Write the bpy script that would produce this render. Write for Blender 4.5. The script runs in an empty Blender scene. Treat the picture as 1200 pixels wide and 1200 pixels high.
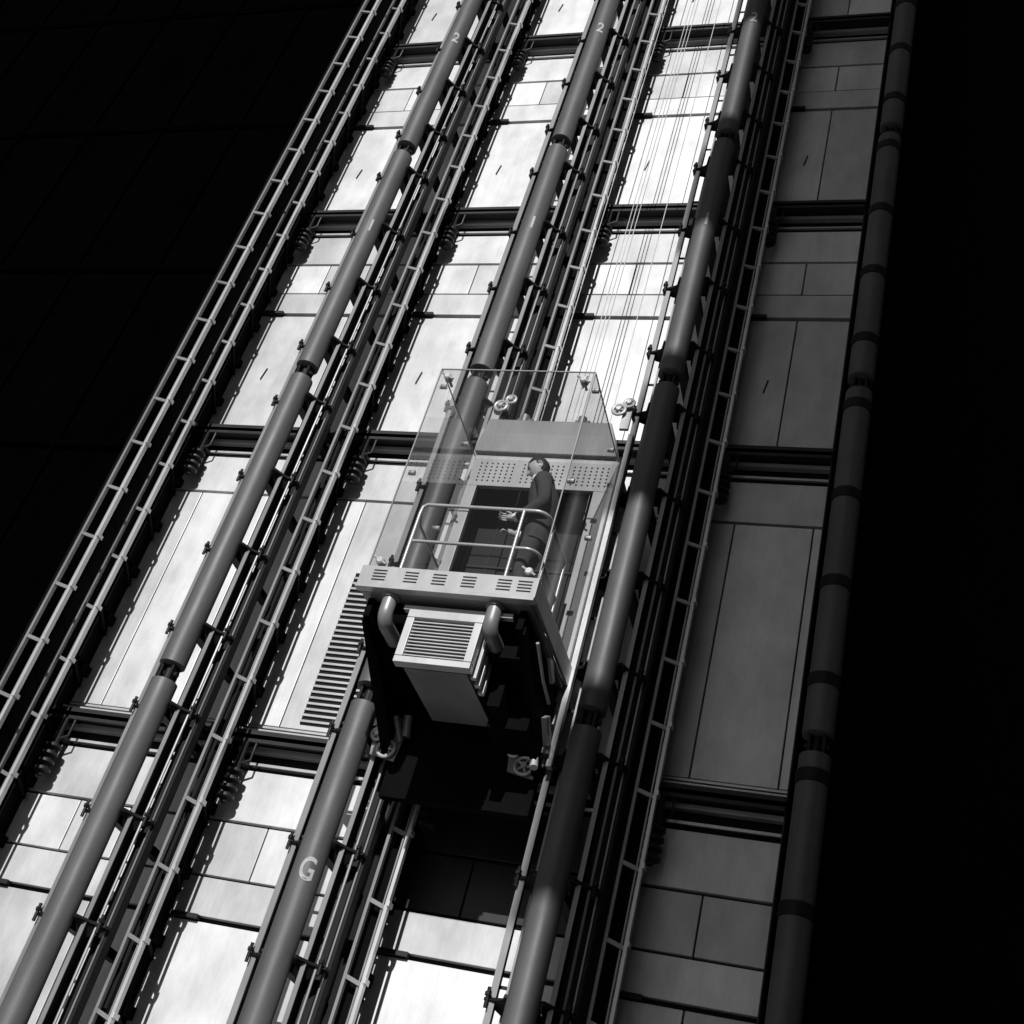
import bpy, math, random
from mathutils import Vector, Matrix
random.seed(4)
sc = bpy.context.scene
COL = sc.collection

# ------------------------------------------------------------------ materials
def mat_metal(name, base, rough=0.45, metal=0.3, var=0.12, island=0.0, scale=(1.5,1.5,0.5), bump=0.0, spec=0.5, streak=0.0):
    m = bpy.data.materials.new(name); m.use_nodes = True
    nt = m.node_tree; N = nt.nodes; L = nt.links
    p = N['Principled BSDF']
    tc = N.new('ShaderNodeTexCoord'); mp = N.new('ShaderNodeMapping')
    mp.inputs['Scale'].default_value = scale
    L.new(tc.outputs['Object'], mp.inputs['Vector'])
    n = N.new('ShaderNodeTexNoise'); n.inputs['Scale'].default_value = 1.6
    n.inputs['Detail'].default_value = 8; n.inputs['Roughness'].default_value = 0.62
    L.new(mp.outputs[0], n.inputs['Vector'])
    mr = N.new('ShaderNodeMapRange'); mr.inputs[1].default_value = 0.3; mr.inputs[2].default_value = 0.7
    mr.inputs[3].default_value = base*(1-var); mr.inputs[4].default_value = base*(1+var)
    L.new(n.outputs[0], mr.inputs[0])
    val = mr.outputs[0]
    def mul(a, b):
        mu = N.new('ShaderNodeMath'); mu.operation = 'MULTIPLY'
        L.new(a, mu.inputs[0]); L.new(b, mu.inputs[1]); return mu.outputs[0]
    if island > 0:
        g = N.new('ShaderNodeNewGeometry')
        mi = N.new('ShaderNodeMapRange'); mi.inputs[3].default_value = 1-island; mi.inputs[4].default_value = 1+island*0.5
        L.new(g.outputs['Random Per Island'], mi.inputs[0]); val = mul(val, mi.outputs[0])
    if streak > 0:
        m2 = N.new('ShaderNodeMapping'); m2.inputs['Scale'].default_value = (45,45,0.8)
        L.new(tc.outputs['Object'], m2.inputs['Vector'])
        n3 = N.new('ShaderNodeTexNoise'); n3.inputs['Scale'].default_value = 1.0; n3.inputs['Detail'].default_value = 4
        L.new(m2.outputs[0], n3.inputs['Vector'])
        m3 = N.new('ShaderNodeMapRange'); m3.inputs[1].default_value=0.3; m3.inputs[2].default_value=0.7
        m3.inputs[3].default_value = 1-streak; m3.inputs[4].default_value = 1+streak
        L.new(n3.outputs[0], m3.inputs[0]); val = mul(val, m3.outputs[0])
    cb = N.new('ShaderNodeCombineColor')
    for i in range(3): L.new(val, cb.inputs[i])
    L.new(cb.outputs[0], p.inputs['Base Color'])
    n2 = N.new('ShaderNodeTexNoise'); n2.inputs['Scale'].default_value = 5; n2.inputs['Detail'].default_value = 5
    L.new(mp.outputs[0], n2.inputs['Vector'])
    r2 = N.new('ShaderNodeMapRange'); r2.inputs[3].default_value = rough-0.1; r2.inputs[4].default_value = rough+0.12
    L.new(n2.outputs[0], r2.inputs[0]); L.new(r2.outputs[0], p.inputs['Roughness'])
    p.inputs['Metallic'].default_value = metal
    p.inputs['Specular IOR Level'].default_value = spec
    if bump > 0:
        b = N.new('ShaderNodeBump'); b.inputs['Strength'].default_value = bump; b.inputs['Distance'].default_value = 0.02
        L.new(n.outputs[0], b.inputs['Height']); L.new(b.outputs[0], p.inputs['Normal'])
    return m

M_panel = mat_metal('brushed_steel_panel', 0.56, 0.47, 0.2, 0.2, 0.24, (1.6,1.6,0.9), 0.10, streak=0.035)
M_back  = mat_metal('dark_backing', 0.012, 0.7, 0.0, 0.2, spec=0.1)
M_dark  = mat_metal('dark_painted_steel', 0.02, 0.5, 0.0, 0.3, spec=0.25)
M_pipe  = mat_metal('pipe_grey_paint', 0.092, 0.5, 0.1, 0.22, 0.05, (2,2,0.6), 0.05, spec=0.35, streak=0.08)
M_light = mat_metal('light_steel', 0.5, 0.35, 0.35, 0.15, 0.1)
M_mid   = mat_metal('mid_steel', 0.22, 0.42, 0.3, 0.2, 0.1)
M_cab   = mat_metal('cab_steel', 0.36, 0.38, 0.3, 0.16)
M_black = mat_metal('black_steel', 0.010, 0.55, 0.0, 0.2, spec=0.2)
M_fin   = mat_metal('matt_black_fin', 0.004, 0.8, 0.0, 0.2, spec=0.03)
M_shade_glass= mat_metal('shade_and_window_black', 0.0006, 0.9, 0.0, 0.3, spec=0.0)  # near-black: shade put into the left building's colour; also used for windows
M_lift_shade = mat_metal('lift_shade_panel', 0.02, 0.35, 0.0, 0.4, 0.2, spec=0.3)  # dark panel colour that deepens the shadow under the lift
M_conc  = mat_metal('concrete', 0.3, 0.8, 0.0, 0.15)
M_pave  = mat_metal('paving_stone', 0.25, 0.85, 0.0, 0.2)
M_paint = mat_metal('pale_stencil_paint', 0.36, 0.6, 0.0, 0.25, scale=(9,9,9))
M_suit  = mat_metal('suit_cloth', 0.05, 0.9, 0.0, 0.25, scale=(6,6,6), spec=0.2)
M_skin  = mat_metal('skin', 0.36, 0.55, 0.0, 0.08)
M_hair  = mat_metal('dark_hair', 0.012, 0.6, 0.0, 0.3)
M_shirt = mat_metal('white_cotton', 0.75, 0.8, 0.0, 0.05)
M_rub   = mat_metal('rubber', 0.05, 0.7, 0.0, 0.1)

def mat_glass():
    m = bpy.data.materials.new('clear_glass'); m.use_nodes = True
    nt = m.node_tree; N = nt.nodes; L = nt.links; N.clear()
    o = N.new('ShaderNodeOutputMaterial'); mx = N.new('ShaderNodeMixShader')
    t = N.new('ShaderNodeBsdfTransparent'); t.inputs[0].default_value = (0.9,0.9,0.9,1)
    g = N.new('ShaderNodeBsdfGlossy'); g.inputs['Roughness'].default_value = 0.02
    g.inputs[0].default_value = (0.9,0.9,0.9,1)
    f = N.new('ShaderNodeLayerWeight'); f.inputs[0].default_value = 0.5
    pw = N.new('ShaderNodeMath'); pw.operation='POWER'; pw.inputs[1].default_value = 4.0
    ma = N.new('ShaderNodeMath'); ma.operation='MULTIPLY_ADD'; ma.inputs[1].default_value=0.85; ma.inputs[2].default_value=0.07
    L.new(f.outputs['Facing'], pw.inputs[0]); L.new(pw.outputs[0], ma.inputs[0])
    L.new(ma.outputs[0], mx.inputs[0]); L.new(t.outputs[0], mx.inputs[1]); L.new(g.outputs[0], mx.inputs[2])
    L.new(mx.outputs[0], o.inputs[0]); return m
M_glass = mat_glass()

# ------------------------------------------------------------------ mesh builder
def empty(name, loc=(0,0,0)):
    e = bpy.data.objects.new(name, None); e.location = loc; e.empty_display_size = 0.3
    COL.objects.link(e); return e

def link(ob, parent):
    COL.objects.link(ob)
    if parent:
        ob.parent = parent
        ob.matrix_parent_inverse = Matrix.Translation(-Vector(parent.location))
    return ob

class MB:
    def __init__(s): s.v = []; s.f = []
    def box(s, x0,x1,y0,y1,z0,z1):
        if x0>x1: x0,x1=x1,x0
        if y0>y1: y0,y1=y1,y0
        if z0>z1: z0,z1=z1,z0
        b = len(s.v)
        s.v += [(x0,y0,z0),(x1,y0,z0),(x1,y1,z0),(x0,y1,z0),(x0,y0,z1),(x1,y0,z1),(x1,y1,z1),(x0,y1,z1)]
        s.f += [(b,b+3,b+2,b+1),(b+4,b+5,b+6,b+7),(b,b+1,b+5,b+4),(b+1,b+2,b+6,b+5),(b+2,b+3,b+7,b+6),(b+3,b,b+4,b+7)]
    def quad(s,a,b_,c,d):
        b=len(s.v); s.v += [a,b_,c,d]; s.f.append((b,b+1,b+2,b+3))
    def prism(s, pts, d):
        b = len(s.v); n = len(pts); d = Vector(d)
        s.v += [tuple(p) for p in pts] + [tuple(Vector(p)+d) for p in pts]
        s.f += [tuple(b+i for i in reversed(range(n))), tuple(b+n+i for i in range(n))]
        for i in range(n):
            j = (i+1)%n; s.f.append((b+i,b+j,b+n+j,b+n+i))
    def tube(s, path, r, seg=12, caps=True):
        path = [Vector(p) for p in path]
        rs = r if isinstance(r,(list,tuple)) else [r]*len(path)
        b = len(s.v); n = len(path); ref = None
        for i,p in enumerate(path):
            if i == 0: t = path[1]-path[0]
            elif i == n-1: t = path[-1]-path[-2]
            else: t = (path[i+1]-path[i]).normalized()+(path[i]-path[i-1]).normalized()
            if t.length < 1e-9: t = Vector((0,0,1))
            t.normalize()
            if ref is None:
                ref = Vector((1,0,0)) if abs(t.x) < 0.8 else Vector((0,1,0))
            u = (ref - t*ref.dot(t)).normalized(); w = t.cross(u); ref = u
            for k in range(seg):
                a = 2*math.pi*k/seg
                s.v.append(tuple(p + (u*math.cos(a)+w*math.sin(a))*rs[i]))
        for i in range(n-1):
            for k in range(seg):
                k2 = (k+1)%seg
                s.f.append((b+i*seg+k, b+i*seg+k2, b+(i+1)*seg+k2, b+(i+1)*seg+k))
        if caps:
            s.f.append(tuple(b+k for k in reversed(range(seg))))
            s.f.append(tuple(b+(n-1)*seg+k for k in range(seg)))
    def obj(s, name, mat, parent=None, smooth=False, bevel=0):
        me = bpy.data.meshes.new(name); me.from_pydata(s.v, [], s.f); me.update()
        me.materials.append(mat)
        ob = bpy.data.objects.new(name, me)
        if smooth:
            for p in me.polygons: p.use_smooth = True
            me.set_sharp_from_angle(angle=math.radians(38))
        link(ob, parent)
        if bevel:
            md = ob.modifiers.new('bevel','BEVEL'); md.width = bevel; md.segments = 2; md.limit_method='ANGLE'
        return ob

ROOF = 29.0; GZ = -1.6; ST = 4.25; B0 = 4.97; YW = 11.6; YP = 10.4
XP = [-9.88,-7.58,-5.31,-3.07,-1.02]
XEND = -1.33
WS = 0.37      # wall panels start this far right of each column axis

# ------------------------------------------------------------------ facade
bld = empty('steel_clad_building', (-3,YW,GZ))
panels = MB(); back = MB(); bars = MB(); dbars = MB(); coils = MB(); lift_shade = MB()
back.box(-9.98, XEND+0.01, YW+0.03, YW+6, GZ, ROOF)
def P(x0,x1,z0,z1, proud=0.0, dest=None):
    if z1 < GZ+0.1 or z0 > ROOF: return
    (dest or panels).box(x0,x1, YW-0.03-proud, YW+0.028, max(z0,GZ), z1)
for i in range(len(XP)-1):
    xp = XP[i]; xn = XP[i+1]
    last = (i == len(XP)-2)
    xe = XEND if last else xn+0.02
    xs = [(xp+WS, xp+1.08), (xp+1.095, xp+1.72)]
    if not last: xs.append((xp+1.745, xe))
    full = (xp+WS, xe)
    for k in range(-2, 7):
        b = B0+ST*k
        if b > GZ:
            bars.box(full[0],full[1],YW-0.05,YW-0.02,b+0.03,b+0.06)
            bars.box(full[0],full[1],YW-0.10,YW-0.02,b+0.165,b+0.215)
            dbars.box(full[0],full[1],YW-0.26,YW-0.10,b+0.24,b+0.29)
            dbars.box(full[0],full[1],YW-0.26,YW-0.23,b+0.20,b+0.34)
            bars.box(full[0],full[1],YW-0.14,YW-0.02,b+0.375,b+0.415)
            bars.box(full[0],full[1],YW-0.05,YW-0.02,b+0.475,b+0.50)
            cx = xp+WS+0.22; cy = YW-0.24
            coils.tube([(cx,cy,b-0.50),(cx,cy,b+0.2)],0.035,10)
            for j in range(4):
                z = b-0.46+j*0.095
                coils.tube([(cx,cy,z),(cx,cy,z+0.012),(cx,cy,z+0.042),(cx,cy,z+0.054)],[0.07,0.095,0.095,0.07],18)
            coils.tube([(cx,cy,b-0.06),(cx+0.12,cy,b-0.0),(cx+0.12,cy,b+0.24)],0.014,8)
            coils.box(cx-0.03,cx+0.03,cy,YW-0.03,b-0.02,b+0.02)
        if k == 0:
            if last:
                P(xp+WS,xp+0.76,b+0.52,b+3.63); P(xp+0.775,xp+1.62,b+0.52,b+3.63); P(xp+1.635,xe,b+0.52,b+3.63)
            else:
                P(xp+WS,xp+0.76,b+0.52,b+3.63); P(xp+0.775,xp+1.72,b+0.52,b+3.63); P(xp+1.745,xe,b+0.52,b+3.63)
            P(full[0],full[1],b+3.66,b+4.22,0.01)
        else:
            if last:
                P(xs[0][0],xs[0][1],b+0.52,b+2.575); P(xs[1][0],xs[1][1],b+0.52,b+2.575)
            else:
                P(xs[0][0],xs[1][1],b+0.52,b+2.575)
            if not last: P(xs[2][0],xs[2][1],b+0.52,b+2.575)
            P(full[0],full[1],b+2.63,b+3.02,0.01)
            dbars.box(full[0],full[0]+0.34,YW-0.09,YW-0.02,b+2.585,b+2.63)
            dst = lift_shade if (i == 2 and k == -1) else None   # wall panels below the lift, its cast shadow painted in as dark colour
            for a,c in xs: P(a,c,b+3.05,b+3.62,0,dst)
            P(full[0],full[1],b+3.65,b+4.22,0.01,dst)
            if b > GZ:
                q = xp+0.82
                dbars.prism([(q,YW-0.05,b+1.35),(q+.015,YW-0.05,b+1.35),(q+.045,YW-0.05,b+1.55),(q+.03,YW-0.05,b+1.55)],(0,0.02,0))
lx0,lx1,lz0,lz1 = -6.58,-5.86,5.55,7.55
back.box(lx0,lx1,YW-0.042,YW-0.0315,lz0,lz1)
n = 27
for j in range(n):
    z = lz0+0.02+(lz1-lz0-0.04)*j/n
    bars.prism([(lx0,YW-0.045,z),(lx0,YW-0.062,z),(lx0,YW-0.055,z+0.03),(lx0,YW-0.043,z+0.03)],(lx1-lx0,0,0))
panels.obj('wall_panels', M_panel, bld, bevel=0.006)
lift_shade.obj('lift_shade_panels', M_lift_shade, bld, bevel=0.006)
back.obj('wall_backing', M_back, bld)
bars.obj('band_trims', M_light, bld)
dbars.obj('band_beams', M_dark, bld)
coils.obj('coil_buffers', M_dark, bld, smooth=True)
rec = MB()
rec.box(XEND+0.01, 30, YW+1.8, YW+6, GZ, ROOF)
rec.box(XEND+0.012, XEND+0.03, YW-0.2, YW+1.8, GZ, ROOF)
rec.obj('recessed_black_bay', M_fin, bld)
ra = MB(); ra.box(XEND-0.005,XEND+0.008,YW-0.2,YW-0.06,GZ,ROOF); ra.obj('corner_angle', M_dark, bld)

# ladder frames standing off the wall
lad = MB(); lad2 = MB(); fin = MB()
def ladder(x0, x1, y, wallx=None):
    lad2.box(x0,x0+0.03,y,y+0.05,GZ,ROOF)
    lad.box(x1-0.032,x1,y-0.01,y+0.05,GZ,ROOF)
    lad2.box(x1-0.07,x1-0.055,y+0.02,y+0.05,GZ,ROOF)
    step = ST/6
    nr = int((ROOF-GZ)/step)
    for j in range(nr):
        z = GZ+0.2+j*step
        lad2.prism([(x0+0.031,y+0.002,z),(x0+0.031,y+0.03,z),(x1-0.035,y+0.03,z-0.05),(x1-0.035,y+0.002,z-0.05)],(0,0,0.04))
        lad.box(x1-0.012,x1+0.012,y-0.02,y+0.08,z-0.02,z+0.03)
        if wallx is not None:
            fin.prism([(x1-0.03,y+0.055,z),(x1,y+0.055,z),(wallx+0.03,YW-0.05,z-0.02),(wallx-0.03,YW-0.05,z-0.02)],(0,0,0.05))
            fin.box(wallx-0.03,wallx+0.06,YW-0.2,YW-0.035,z+0.12,z+0.24)
    if wallx is not None:
        fin.box(wallx-0.02,wallx,YW-0.26,YW-0.035,GZ,ROOF)
        fin.box(x0+0.03,x1-0.08,y+0.14,y+0.16,GZ,ROOF)
for xp in XP[:-1]:
    ladder(xp+0.42, xp+0.64, 10.9, xp+WS)
ladder(-9.62,-9.36,10.5)
fin.box(-9.66,-9.62,10.5,YW,GZ,ROOF)
lad.obj('ladder_frames', M_light, bld)
lad2.obj('ladder_rungs', M_mid, bld)
fin.obj('ladder_struts', M_fin, bld)

# ------------------------------------------------------------------ pipe columns
def text_on_pipe(ch, xp, zc, ang, parent, size=0.3):
    cu = bpy.data.curves.new('t','FONT'); cu.body = ch; cu.size = size; cu.align_x='CENTER'; cu.resolution_u = 4
    cu.offset = 0.006
    to = bpy.data.objects.new('t',cu); COL.objects.link(to)
    dg = bpy.context.evaluated_depsgraph_get(); dg.update()
    me = bpy.data.meshes.new_from_object(to.evaluated_get(dg))
    bpy.data.objects.remove(to)
    import bmesh
    bm = bmesh.new(); bm.from_mesh(me)
    bmesh.ops.triangulate(bm, faces=bm.faces)
    bmesh.ops.subdivide_edges(bm, edges=[e for e in bm.edges if e.calc_length()>0.03], cuts=3)
    R = 0.1415
    for v in bm.verts:
        a = ang + v.co.x*0.7/R; z = v.co.y
        v.co = Vector((xp+R*math.sin(a), YP-R*math.cos(a), zc+z))
    bm.to_mesh(me); bm.free()
    me.materials.clear(); me.materials.append(M_paint)
    ob = bpy.data.objects.new('stencilled_number', me); link(ob, parent)

def column(xp, labels=(), rails=True):
    e = empty('pipe_column', (xp,YP,GZ))
    pm = MB(); jm = MB(); br = MB(); rl = MB(); rd = MB()
    j0 = 5.37
    ks = range(-2,7)
    for k in ks:
        z = j0+ST*k; z1 = min(z+ST,ROOF)
        if z1 < GZ: continue
        a = max(z+0.09,GZ); c = z1-0.09
        pm.tube([(xp,YP,a),(xp,YP,a+0.012),(xp,YP,a+0.05),(xp,YP,c-0.05),(xp,YP,c-0.012),(xp,YP,c)],[0.11,0.138,0.138,0.138,0.138,0.11],48)
        if z > GZ:
            jm.tube([(xp,YP,z-0.1),(xp,YP,z+0.1)],0.045,12)
            jm.box(xp-0.075,xp-0.05,YP-0.07,YP+0.07,z-0.1,z+0.1)
            jm.box(xp+0.05,xp+0.075,YP-0.07,YP+0.07,z-0.1,z+0.1)
            jm.tube([(xp-0.11,YP,z),(xp+0.11,YP,z)],0.03,12)
        for o in (0.63,1.69,2.75,3.93):
            zz = z+o
            if zz < GZ or zz > ROOF: continue
            if not rails:
                jm.tube([(xp,YP,zz-0.06),(xp,YP,zz+0.06)],0.15,28)
                continue
            pts = [(xp-0.40,YP+0.20),(xp-0.40,YP+0.30),(xp+0.38,YP+0.30),(xp+0.38,YP+0.20),(xp+0.26,YP+0.14),(xp+0.17,YP-0.0),(xp+0.12,YP+0.02),(xp-0.12,YP+0.02),(xp-0.17,YP-0.0),(xp-0.22,YP+0.14)]
            br.prism([(p[0],p[1],zz) for p in reversed(pts)],(0,0,0.025))
            br.prism([(xp+0.145,YP+.05,zz),(xp+0.36,YP+0.26,zz),(xp+0.145,YP+0.2,zz-0.17)],(0,0.02,0))
            br.prism([(xp-0.145,YP+.05,zz),(xp-0.145,YP+0.2,zz-0.15),(xp-0.38,YP+0.26,zz)],(0,0.02,0))
            br.box(xp-0.05,xp+0.05,YP+0.15,YW-0.05,zz-0.07,zz+0.02)
            for sx in (-0.36,0.34):
                br.tube([(xp+sx,YP+0.16,zz-0.07),(xp+sx,YP+0.16,zz+0.1)],0.017,8)
                br.tube([(xp+sx,YP+0.16,zz+0.03),(xp+sx,YP+0.16,zz+0.06)],0.03,6)
    if rails:
        rl.box(xp-0.36,xp-0.30,YP+0.20,YP+0.215,GZ,ROOF)
        rd.box(xp-0.335,xp-0.325,YP+0.215,YP+0.34,GZ,ROOF)
        rl.box(xp-0.255,xp-0.235,YP+0.30,YP+0.33,GZ,ROOF)
        rd.box(xp+0.20,xp+0.215,YP+0.12,YP+0.30,GZ,ROOF)
        rl.box(xp+0.185,xp+0.23,YP+0.11,YP+0.12,GZ,ROOF)
        rl.tube([(xp+0.29,YP+0.2,GZ),(xp+0.29,YP+0.2,ROOF)],0.014,8)
        rd.box(xp+0.32,xp+0.375,YP+0.3,YP+0.4,GZ,ROOF)
        rd.box(xp+0.17,xp+0.36,YP+0.42,YP+0.44,GZ,ROOF)
        rl.box(xp+0.335,xp+0.35,YP+0.28,YP+0.298,GZ,ROOF)
        z = GZ+0.3
        while z < ROOF:
            rd.box(xp-0.33,xp-0.235,YP+0.31,YP+0.32,z,z+0.03)
            z += ST/8
        for k in ks:
            z = j0+ST*k+1.0
            if z < GZ: continue
            for j in range(5):
                br.tube([(xp-0.2,YP+0.35,z+j*0.07),(xp-0.2,YP+0.35,z+j*0.07+0.035)],0.035,10)
        rl.obj('rails_bright', M_mid, e, smooth=True)
        rd.obj('rails_dark', M_black, e)
        br.obj('brackets', M_black, e, smooth=True)
    pm.obj('pipe_segments', M_pipe, e, smooth=True)
    jm.obj('pin_joints', M_black, e, smooth=True)
    ang = math.atan2(-xp, YP)*0.9
    for ch,zc in labels: text_on_pipe(ch, xp, zc, ang, e)
column(XP[1], [('1',12.1),('2',16.35)])
column(XP[2], [('G',3.45),('1',12.1),('2',16.35)])
column(XP[3], [('1',12.1),('2',16.35)])
column(XP[-1], (), False)

# ------------------------------------------------------------------ lift
LX0,LX1,LY0,LY1,LZ0,LZ1 = -5.03,-3.40,9.0,10.40,5.94,8.43
FZ = 5.76
lift = empty('glass_elevator', (-4.2,9.8,5.9))
g = MB()
g.quad((LX0,LY0,LZ0),(LX1,LY0,LZ0),(LX1,LY0,LZ1-0.01),(LX0,LY0,LZ1-0.01))
g.quad((LX0,LY0+.01,LZ0),(LX0,LY1-.01,LZ0),(LX0,LY1-.01,LZ1-0.01),(LX0,LY0+.01,LZ1-0.01))
g.quad((LX1,LY0+.01,LZ0),(LX1,LY1-.01,LZ0),(LX1,LY1-.01,LZ1-0.01),(LX1,LY0+.01,LZ1-0.01))
g.quad((LX0,LY0,LZ1),(LX1,LY0,LZ1),(LX1,LY1-.01,LZ1),(LX0,LY1-.01,LZ1))
g.obj('glass_panes', M_glass, lift)
ge = MB(); w=0.012
for x in (LX0-0.003,LX1-w+0.003):
    ge.box(x,x+w,LY0-0.005,LY0+0.008,LZ0,LZ1)
    ge.box(x,x+w,LY0+0.01,LY1-0.02,LZ1+.002,LZ1+0.01)
ge.box(LX0,LX1,LY0-0.006,LY0+0.006,LZ1,LZ1+0.012)
ge.obj('glass_edges', M_mid, lift)
st = MB()
for x in (LX0+0.1,LX1-0.1):
    for z in (LZ1-0.1,LZ0+0.09):
        st.tube([(x,LY0-0.035,z),(x,LY0-0.02,z),(x,LY0+0.05,z)],[0.028,0.04,0.04],16)
        st.tube([(x,LY0+0.05,z),(x,LY0+0.14,z)],0.015,8)
        st.tube([(x-0.07,LY0-0.02,z+0.04),(x+0.07,LY0-0.02,z-0.04)],0.012,8)
for y in (LY0+0.15,LY1-0.35):
    for z in (LZ1-0.1,LZ0+1.25):
        for x,s in ((LX0,-1),(LX1,1)):
            st.tube([(x-0.04*s,y,z),(x+0.025*s,y,z)],0.026,14)
st.obj('glass_fixings', M_light, lift, smooth=True)
fl = MB()
fl.box(LX0+0.01,LX1-0.01,LY0+0.02,10.6,5.70,FZ)
fl.obj('floor_slab', M_mid, lift, bevel=0.004)
fb = MB()
fb.box(LX0-0.03,LX1+0.03,LY0-0.05,LY0+0.015,5.74,5.945)
fb.box(LX0-0.03,LX1+0.03,LY0-0.07,LY0+0.015,5.70,5.735)
fb.box(LX1+0.0,LX1+0.03,LY0+0.02,10.6,5.74,5.945)
fb.box(LX0-0.03,LX0-0.0,LY0+0.02,10.6,5.74,5.945)
fb.obj('floor_fascia', M_cab, lift, bevel=0.004)
sl = MB()
for gx in (-4.93,-4.62,-4.35,-4.07,-3.74,-3.55):
    for j in range(4):
        z = 5.79+j*0.033
        sl.box(gx,gx+0.13,LY0-0.0535,LY0-0.045,z,z+0.013)
sl.obj('fascia_vents', M_black, lift)
bk = MB()
bk.box(LX0,LX1,LY1,LY1+0.06,8.05,8.47)
bk.box(LX0,-4.91,LY1,LY1+0.06,FZ,8.05)
bk.box(-3.60,LX1,LY1,LY1+0.06,FZ,8.05)
bk.box(LX0,LX0+0.03,LY1+0.06,10.95,FZ,8.47)
bk.box(LX1-0.03,LX1,LY1+0.06,10.95,FZ,8.47)
bk.box(LX0+0.03,LX1-0.03,LY1+0.06,10.95,8.42,8.47)
bk.obj('rear_portal', M_cab, lift, bevel=0.004)
pf = MB()
for r in range(6):
    for c in range(24):
        if c in (7,16): continue
        x = LX0+0.1+c*0.0625; z = 8.12+r*0.048
        pf.tube([(x,LY1-0.003,z),(x,LY1+0.01,z)],0.011,8)
pf.obj('header_perforations', M_black, lift)
dd = MB()
for k,(a,b) in enumerate(((-4.99,-4.6),(-4.59,-4.2),(-4.19,-3.8),(-3.79,-3.44))):
    dd.box(a,b,10.86+0.01*(k%2),10.9,FZ,8.41)
dd.obj('cab_doors', M_black, lift, bevel=0.004)
dl = MB()
dl.box(-4.72,-4.71,10.85,10.86,6.0,8.0); dl.box(-4.45,-4.44,10.85,10.86,6.0,8.0)
dl.box(-4.99,-3.44,10.84,10.86,7.28,7.30)
dl.obj('door_trim', M_dark, lift, smooth=True)
mc = MB()
mc.prism([(LX0-0.02,LY1-0.04,8.50),(LX1-0.02,LY1-0.04,8.50),(-3.58,LY1-0.04,8.97),(LX0+0.03,LY1-0.04,8.97)],(0,0.3,0))
mc.obj('crosshead_cover', M_mid, lift, bevel=0.01)
fr = MB()
for x in (-4.99,-3.47):
    fr.box(x-0.05,x+0.05,10.46,10.50,4.9,5.69)
    fr.box(x-0.05,x+0.05,10.46,10.50,8.98,9.3)
fr.box(LX1+0.004,LX1+0.06,10.45,10.53,4.9,8.9)
fr.box(LX0-0.06,LX0-0.004,10.45,10.53,4.9,8.9)
fr.obj('car_frame', M_cab, lift, bevel=0.004)
pu = MB()
for x in (-4.62,-3.95):
    pu.tube([(x-0.08,10.5,9.02),(x+0.08,10.5,9.02)],0.07,16)
    pu.tube([(x,10.45,8.9),(x,10.45,9.1)],0.05,12)
pu.obj('rope_sheaves', M_mid, lift, smooth=True)
wh = MB(); ty = MB()
def wheel(x,y,z,r=0.085):
    ring=[]
    for a in range(25):
        t_=2*math.pi*a/24; ring.append((x+r*math.cos(t_),y,z+r*math.sin(t_)))
    wh.tube(ring,0.018,8,False)
    wh.tube([(x,y-0.035,z),(x,y+0.03,z)],0.026,12)
    for a in range(5):
        t_=2*math.pi*a/5; wh.tube([(x,y,z),(x+r*math.cos(t_),y,z+r*math.sin(t_))],0.011,6)
    ty.tube([(x,y+0.005,z),(x,y+0.02,z)],r*0.95,20)
fr2 = MB()
for x,s in ((-4.96,1),(-3.58,1)):
    wheel(x,10.42,4.86); wheel(x+0.02,10.42,9.22,0.07)
    wheel(x-0.13,10.42,5.0,0.06); wheel(x+0.12,10.42,9.32,0.055)
    fr2.prism([(x-0.16,10.45,4.8),(x+0.1,10.45,4.75),(x+0.14,10.45,5.1),(x-0.05,10.45,5.3),(x-0.2,10.45,5.1)],(0,0.02,0))
    fr2.tube([(x+0.12,10.42,4.95),(x+0.05,10.3,5.15)],0.03,10)
    fr2.tube([(x+0.16,10.42,5.0),(x+0.14,10.38,5.2)],0.045,12)
fr2.obj('roller_brackets', M_mid, lift, smooth=True)
wh.obj('guide_rollers', M_light, lift, smooth=True)
ty.obj('roller_discs', M_rub, lift, smooth=True)
uc = MB()
uc.box(LX0+0.06,LX0+0.12,LY0+0.1,10.5,5.50,5.69)
uc.box(LX1-0.12,LX1-0.06,LY0+0.1,10.5,5.50,5.69)
uc.box(LX0+0.12,LX1-0.12,LY0+0.16,LY0+0.2,5.6,5.69)
uc.box(LX0+0.1,LX1-0.06,10.51,10.6,4.42,5.69)  # plate carried lower to lengthen the lift's shadow; its black doubles as shade
uc.box(-3.80,-3.5,9.35,10.4,5.35,5.68)
uc.box(-4.95,-4.6,9.5,10.4,5.40,5.68)
for x in (LX0+0.04,LX1-0.1):
    uc.prism([(x,9.15,5.56),(x,9.15,5.48),(x,10.45,4.78),(x,10.5,4.78),(x,10.5,5.56)],(0.06,0,0))
uc.box(-3.78,-3.66,9.6,10.35,5.0,5.35)
uc.box(-3.84,-3.46,9.9,10.45,4.95,5.5)
uc.obj('undercarriage', M_fin, lift, bevel=0.004)
ul = MB()
ul.tube([(-3.36,9.3,5.5),(-3.36,9.7,5.35),(-3.36,10.0,5.3)],0.016,10)
ul.prism([(-3.40,9.75,5.62),(-3.40,10.0,5.5),(-3.40,10.05,5.55),(-3.40,9.85,5.66)],(0.03,0,0))
ul.prism([(-3.43,10.1,5.2),(-3.43,10.35,5.05),(-3.43,10.4,5.12),(-3.43,10.2,5.28)],(0.05,0,0))
ul.tube([(-3.5,10.35,5.0),(-3.45,10.3,4.8)],0.04,10)
ul.obj('undercarriage_fittings', M_light, lift, smooth=True)
ed = MB()
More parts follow.
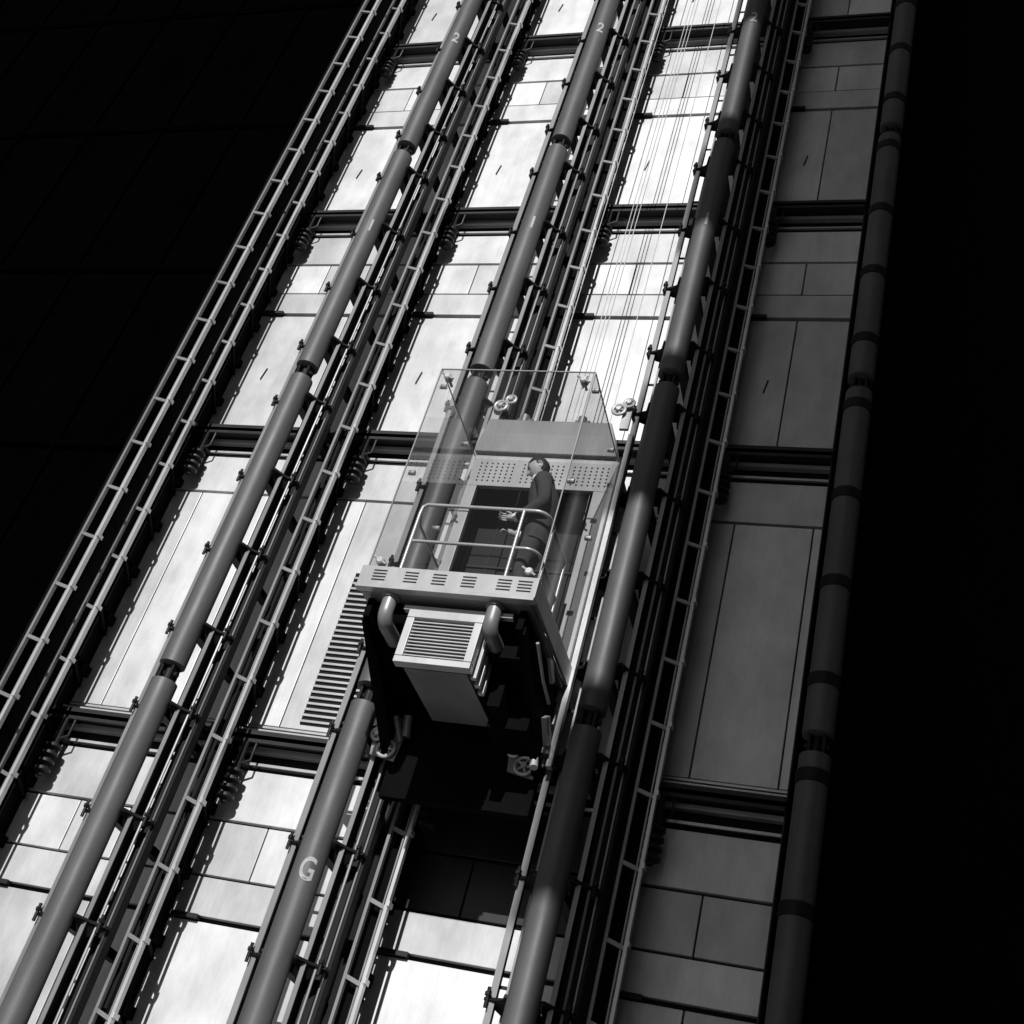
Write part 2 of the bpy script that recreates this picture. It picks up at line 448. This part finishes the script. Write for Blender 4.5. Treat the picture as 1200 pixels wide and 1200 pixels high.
for x in (-4.74,-3.74):
    path = [(x,9.07,5.70),(x,9.07,5.60)]
    for a in range(0,91,15):
        t_=math.radians(a); path.append((x, 9.07+0.10*(1-math.cos(t_)), 5.55-0.10*math.sin(t_)))
    path.append((x,9.42,5.45))
    ed.tube(path,0.068,20)
    ed.tube([(x,9.07,5.698),(x,9.07,5.67)],0.085,20)
ed.obj('elbow_ducts', M_mid, lift, smooth=True)
ac = MB()
ax0,ax1 = -4.50,-3.85
ac.box(ax0+0.03,ax1-0.03,9.22,10.15,5.07,5.58)
ac.obj('ac_body', M_mid, lift, bevel=0.006)
ah = MB()
yf = 9.08
ah.box(ax0-0.03,ax1+0.03,yf,yf+0.1,5.52,5.60)
ah.box(ax0-0.03,ax1+0.03,yf,yf+0.1,5.06,5.12)
ah.box(ax0-0.03,ax0+0.04,yf,yf+0.1,5.125,5.515)
ah.box(ax1-0.04,ax1+0.03,yf,yf+0.1,5.125,5.515)
ah.box(ax0-0.1,ax1+0.28,yf+0.02,yf+0.09,5.605,5.65)
for j in range(11):
    z = 5.14+j*0.034
    ah.prism([(ax0+0.04,yf+0.02,z),(ax0+0.04,yf+0.055,z+0.012),(ax0+0.04,yf+0.055,z+0.024),(ax0+0.04,yf+0.02,z+0.012)],(ax1-ax0-0.08,0,0))
for j in range(3):
    ah.box(ax1+0.0,ax1+0.05,9.24+j*0.13,9.24+j*0.13+0.05,5.06,5.5)
ah.obj('ac_hood_grille', M_light, lift, bevel=0.003)
rp = MB()
for x,y in ((-4.50,10.62),(-4.15,10.66),(-4.10,10.66),(-4.05,10.66),(-3.74,10.75)):
    rp.tube([(x,y,8.9),(x,y,ROOF)],0.006,6)
rp.obj('hoist_ropes', M_light, lift)
hr = MB(); r_=0.018
def arc(cx,cy,z,r,a0,a1,n=6):
    return [(cx+r*math.cos(math.radians(a0+(a1-a0)*i/n)), cy+r*math.sin(math.radians(a0+(a1-a0)*i/n)), z) for i in range(n+1)]
ztop = 6.83
top = [(-4.80,9.17,ztop-0.1),(-4.79,9.17,ztop-0.03),(-4.75,9.17,ztop)]+[(-3.75,9.17,ztop)]+arc(-3.67,9.29,ztop,0.12,-90,0)+[(-3.55,10.0,ztop)]
hr.tube(top,r_,12)
hr.tube([(-4.80,9.17,ztop-0.1),(-4.80,9.17,FZ)],r_,12)
hr.tube([(-4.78,9.17,6.40),(-3.75,9.17,6.40)]+arc(-3.67,9.29,6.40,0.12,-90,0)+[(-3.55,10.0,6.40)],r_*0.9,12)
for x,y in ((-3.78,9.17),(-3.55,9.42),(-3.55,9.98)):
    hr.tube([(x,y,FZ),(x,y,ztop)],r_*0.9,12)
hr.tube([(-4.80,9.17,6.75),(-4.88,9.4,6.75),(-4.90,10.1,6.75)],r_*0.8,10)
hr.obj('handrails', M_light, lift, smooth=True)

# ------------------------------------------------------------------ man
MX,MY,MZ = -3.71,9.47,FZ
SC = 1.12
man = empty('man_in_suit', (MX,MY,MZ))
def W(f,l,u):
    f*=SC; l*=SC*1.05; u*=SC
    return (MX-f*0.97+l*0.2, MY-l*0.97-f*0.2, MZ+u)
def skin_obj(name, chains, mat, sub=2):
    vs=[]; es=[]; rs=[]; roots=[]
    idx={}
    for ch in chains:
        prev=None
        for c,(p,r) in enumerate(ch):
            key=tuple(round(q,5) for q in p)
            if key not in idx:
                idx[key]=len(vs); vs.append(p); rs.append(r)
                if prev is None: roots.append(idx[key])
            i=idx[key]
            if prev is not None: es.append((prev,i))
            prev=i
    me=bpy.data.meshes.new(name); me.from_pydata([W(*v) for v in vs],es,[]); me.materials.append(mat)
    ob=bpy.data.objects.new(name,me); link(ob,man)
    sk=ob.modifiers.new('skin','SKIN'); sk.use_smooth_shade=True
    for i,r in enumerate(rs):
        sv=me.skin_vertices[0].data[i]; sv.radius=(r*1.08,r*1.08)
        sv.use_root = i in roots
    sb=ob.modifiers.new('sub','SUBSURF'); sb.levels=sub; sb.render_levels=sub
    return ob
PEL=(0,0,.93)
body=[[(PEL,.13),((.0,0,1.08),.13),((.02,0,1.25),.14),((.06,0,1.38),.11),((.10,0,1.455),.06),((.125,0,1.51),.055)]]
for s in (1,-1):
    body.append([((.06,0,1.38),.11),((.055,.13*s,1.39),.088),((.045,.20*s,1.35),.082),((.0,.25*s,1.20),.068),((-.02,.265*s,1.06),.060),((.09,.21*s,.98),.052),((.20,.12*s,.95),.040)])
    body.append([(PEL,.13),((0,.09*s,.84),.105),((.03,.10*s,.65),.085),((.05,.10*s,.48),.068),((.01,.105*s,.28),.064),((-.03,.11*s,.08),.058)])
skin_obj('body', body, M_suit)
sh=[]
for s in (1,-1):
    sh.append([((-.06,.11*s,.045),.042),((.0,.115*s,.05),.045),((.10,.12*s,.04),.042),((.17,.125*s,.03),.028)])
skin_obj('shoes', sh, M_black)
jk=MB(); rings=[(.76,.0,.130,.185),(.84,.0,.135,.188),(.96,.0,.13,.18),(1.08,.0,.128,.172),(1.18,.01,.138,.188),(1.28,.03,.138,.205),(1.37,.05,.115,.205),(1.42,.075,.088,.15),(1.46,.095,.066,.08)]
SEG=36
for (u,fc,rf,rl_) in rings:
    for k in range(SEG):
        a=2*math.pi*k/SEG
        wob=1+0.022*math.sin(5*a+u*9)+0.015*math.sin(9*a-u*23)+0.012*math.sin(u*60+2*a)
        jk.v.append(W(fc+rf*math.cos(a)*wob, rl_*math.sin(a)*wob, u))
for i in range(len(rings)-1):
    for k in range(SEG):
        k2=(k+1)%SEG; jk.f.append((i*SEG+k,i*SEG+k2,(i+1)*SEG+k2,(i+1)*SEG+k))
jo=jk.obj('jacket', M_suit, man, smooth=True)
jo.modifiers.new('s','SUBSURF').render_levels=1
co=MB()
for (u,f,r) in ((1.445,.095,.068),(1.50,.116,.066)):
    for k in range(24):
        a=2*math.pi*k/24; co.v.append(W(f+r*math.cos(a),r*1.0*math.sin(a),u-0.02*math.cos(a)))
for k in range(24):
    k2=(k+1)%24; co.f.append((k,k2,24+k2,24+k))
cob=co.obj('shirt_collar', M_shirt, man, smooth=True)
cob.modifiers.new('so','SOLIDIFY').thickness=0.006
def hand(s):
    ch=[]
    wr=Vector((.20,.12*s,.95)); fw=Vector((.93,-.30*s,.08)).normalized(); up=Vector((0,.35*s,.9)); up=(up-fw*up.dot(fw)).normalized(); sd=fw.cross(up)
    p1=wr+fw*.03; p2=wr+fw*.085
    ch.append([(tuple(wr-fw*.01),.027),(tuple(p1),.031),(tuple(p2),.034)])
    lens=[.072,.08,.074,.06]
    curl=sd*(-1 if s>0 else 1)
    for i,ln in enumerate(lens):
        base=p2+up*(.027-.018*i)
        q1=base+fw*ln*.42+curl*.010; q2=q1+fw*ln*.16+curl*.026; q3=q2-fw*ln*.08+curl*.020
        ch.append([(tuple(base-fw*.015),.0095),(tuple(q1),.009),(tuple(q2),.008),(tuple(q3),.007)])
    tb=p1+up*.026
    ch.append([(tuple(tb),.012),(tuple(tb+fw*.03+up*.018+curl*.010),.0105),(tuple(tb+fw*.056+up*.018+curl*.020),.009)])
    return ch
skin_obj('left_hand', hand(1), M_skin, 2)
skin_obj('right_hand', hand(-1), M_skin, 2)
cf=MB()
for s in (1,-1):
    a_=Vector((.175,.137*s,.957)); b_=Vector((.205,.117*s,.95))
    cf.tube([W(*a_),W(*b_)],[.047,.044],16)
cf.obj('shirt_cuffs', M_shirt, man, smooth=True)
pb=MB(); c0=[(.27,.075,.945),(.36,.06,.965),(.36,-.06,.965),(.27,-.075,.945)]
pb.v=[W(*p) for p in c0]+[W(p[0],p[1],p[2]+0.012) for p in c0]
pb.f=[(0,1,2,3),(7,6,5,4),(0,4,5,1),(1,5,6,2),(2,6,7,3),(3,7,4,0)]
pb.obj('held_phone', M_black, man)
HC=Vector((.165,0,1.585)); pitch=math.radians(28)
def headpt(f,l,u):
    f2=f*math.cos(pitch)+u*math.sin(pitch); u2=-f*math.sin(pitch)+u*math.cos(pitch)
    return W(HC.x+f2-0.02,HC.y+l,HC.z+u2)
def headshape(a,b,c,off=0):
    f=.098*a; l=.077*b; u=.122*c
    if c<0:
        l*=1-.28*(-c)**1.3
        if a<0: f*=1-.45*(-c)
        else: f*=1-.06*(-c)
        if a>.2: f+=.012*max(0,(-c-.5))*2
    if a>0.3: f-=.006*(1-abs(b))
    if a>0:
        g=math.exp(-(b/.17)**2)
        f+=.030*g*math.exp(-((c+.18)/.13)**2)*a + .014*g*math.exp(-((c-.02)/.16)**2)*a
        f+=.006*math.exp(-((c-.22)/.08)**2)*a*math.exp(-(b/.6)**2)
        f-=.010*a*(math.exp(-((b-.36)/.15)**2)+math.exp(-((b+.36)/.15)**2))*math.exp(-((c-.07)/.09)**2)
        f+=.007*g*math.exp(-((c+.43)/.05)**2)+.007*g*math.exp(-((c+.54)/.05)**2)-.004*g*math.exp(-((c+.485)/.025)**2)
        f+=.010*math.exp(-(b/.3)**2)*math.exp(-((c+.85)/.15)**2)
    k=1+off
    return f*k,l*k,u*k
def headmesh(name,mat,off,flt):
    m=MB(); NU,NV=56,44
    for j in range(NV+1):
        th=math.pi*j/NV
        for i in range(NU):
            ph=2*math.pi*i/NU
            a=math.sin(th)*math.cos(ph); b=math.sin(th)*math.sin(ph); c=math.cos(th)
            n_=off*(1+0.35*math.sin(ph*9)*math.sin(th*11)) if off else 0
            m.v.append(headpt(*headshape(a,b,c,n_)))
    for j in range(NV):
        for i in range(NU):
            i2=(i+1)%NU
            th=math.pi*(j+.5)/NV; ph=2*math.pi*(i+.5)/NU
            if flt(math.sin(th)*math.cos(ph),math.sin(th)*math.sin(ph),math.cos(th)):
                m.f.append((j*NU+i,(j+1)*NU+i,(j+1)*NU+i2,j*NU+i2))
    return m.obj(name,mat,man,smooth=True)
headmesh('head',M_skin,0,lambda a,b,c:True)
headmesh('hair',M_hair,.075,lambda a,b,c:(c>.62-.1*abs(b)) or (a<.12 and c>.12) or (a<-.2 and c>-.45) or (a<.6 and abs(b)>.5 and c>.45))
er=MB()
for s in (1,-1):
    ps=[]
    for k in range(13):
        t_=math.pi*(-.65+1.5*k/12)
        ps.append(headpt(-.012-.016*math.cos(t_)*0.9-0.004,.076*s+.010*s,-.004+.030*math.sin(t_)))
    er.tube(ps,.0065,8)
    er.tube([headpt(-.014,.066*s,-.004),headpt(-.014,.079*s,-.004)],.022,12)
er.obj('ears',M_skin,man,smooth=True)
ey=MB()
for s in (1,-1):
    ey.tube([headpt(.080,.029*s,.008),headpt(.0885,.029*s,.008)],[.011,.007],12)
    ey.tube([headpt(.092,.015*s,.030),headpt(.092,.032*s,.034),headpt(.083,.047*s,.028)],.0035,6)
ey.obj('eyes_and_brows',M_hair,man,smooth=True)

# ------------------------------------------------------------------ surroundings
dk = empty('shade_black_building', (-30,14,GZ))
d=MB(); d.box(-70,-9.99,14,30,GZ,60); d.obj('curtain_wall',M_shade_glass,dk)  # shadow painted into the wall colour, not dark glazing
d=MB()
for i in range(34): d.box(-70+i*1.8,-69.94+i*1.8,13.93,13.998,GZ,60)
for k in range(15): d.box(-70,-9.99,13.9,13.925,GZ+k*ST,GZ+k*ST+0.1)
d.obj('mullions',M_shade_glass,dk)
EL=math.radians(28); AZ=math.radians(-5)   # sun slightly to the right of the wall normal
CY=-8.0; OFF=-(YP-CY)*math.tan(AZ)
ob_ = empty('concrete_office_building', (10,-12,GZ))
xe_=-2.97+OFF
d=MB(); d.prism([(xe_,CY-0.4,GZ),(xe_+1.6,CY-12,GZ),(40,CY-12,GZ),(40,CY-0.4,GZ)],(0,0,62-GZ)); d.obj('walls',M_conc,ob_)
d=MB()
for k in range(-4,11):
    d.box(-3.36+OFF,-2.5+OFF,CY-0.6,CY,17.95+ST*k,19.75+ST*k)
d.obj('stair_landings',M_conc,ob_,bevel=0.02)
d=MB()
for k in range(14):
    for i in range(11):
        d.box(0.6+i*3.4,2.8+i*3.4,CY-0.42,CY-0.36,GZ+1+k*ST,GZ+3.4+k*ST)
d.obj('windows',M_shade_glass,ob_)
gr=MB(); gr.v=[(-400,-400,GZ),(400,-400,GZ),(400,400,GZ),(-400,400,GZ)]; gr.f=[(0,1,2,3)]
gr.obj('ground',M_pave)

# ------------------------------------------------------------------ light
sdir=Vector((-math.sin(AZ)*math.cos(EL),-math.cos(AZ)*math.cos(EL),math.sin(EL)))
sl_=bpy.data.lights.new('sun','SUN'); sl_.energy=4.7; sl_.angle=math.radians(0.5); sl_.color=(1,1,1)
so=bpy.data.objects.new('sun',sl_); so.rotation_euler=sdir.to_track_quat('Z','Y').to_euler(); so.location=(0,-30,40); COL.objects.link(so)
wd=bpy.data.worlds.new('World'); sc.world=wd; wd.use_nodes=True
nt=wd.node_tree; bg=nt.nodes['Background']
sk=nt.nodes.new('ShaderNodeTexSky'); sk.sky_type='NISHITA'; sk.sun_disc=False
sk.sun_elevation=EL; sk.sun_rotation=math.radians(175)
bw=nt.nodes.new('ShaderNodeRGBToBW'); nt.links.new(sk.outputs[0],bw.inputs[0]); nt.links.new(bw.outputs[0],bg.inputs[0])
bg.inputs[1].default_value=0.04

# ------------------------------------------------------------------ camera
cam=bpy.data.cameras.new('camera'); co_=bpy.data.objects.new('camera',cam); COL.objects.link(co_)
cam.sensor_width=36; cam.lens=1518/1200*36; cam.clip_end=1500; cam.clip_start=0.1
up=Vector((647,2127,-1518)).normalized(); X=Vector((4440,-267,1518)).normalized()
Y=up.cross(X).normalized(); X=Y.cross(up).normalized()
R=Matrix((X,Y,up))
co_.matrix_world=R.to_4x4()
sc.camera=co_
sc.view_settings.view_transform='Standard'; sc.view_settings.look='None'; sc.view_settings.exposure=0
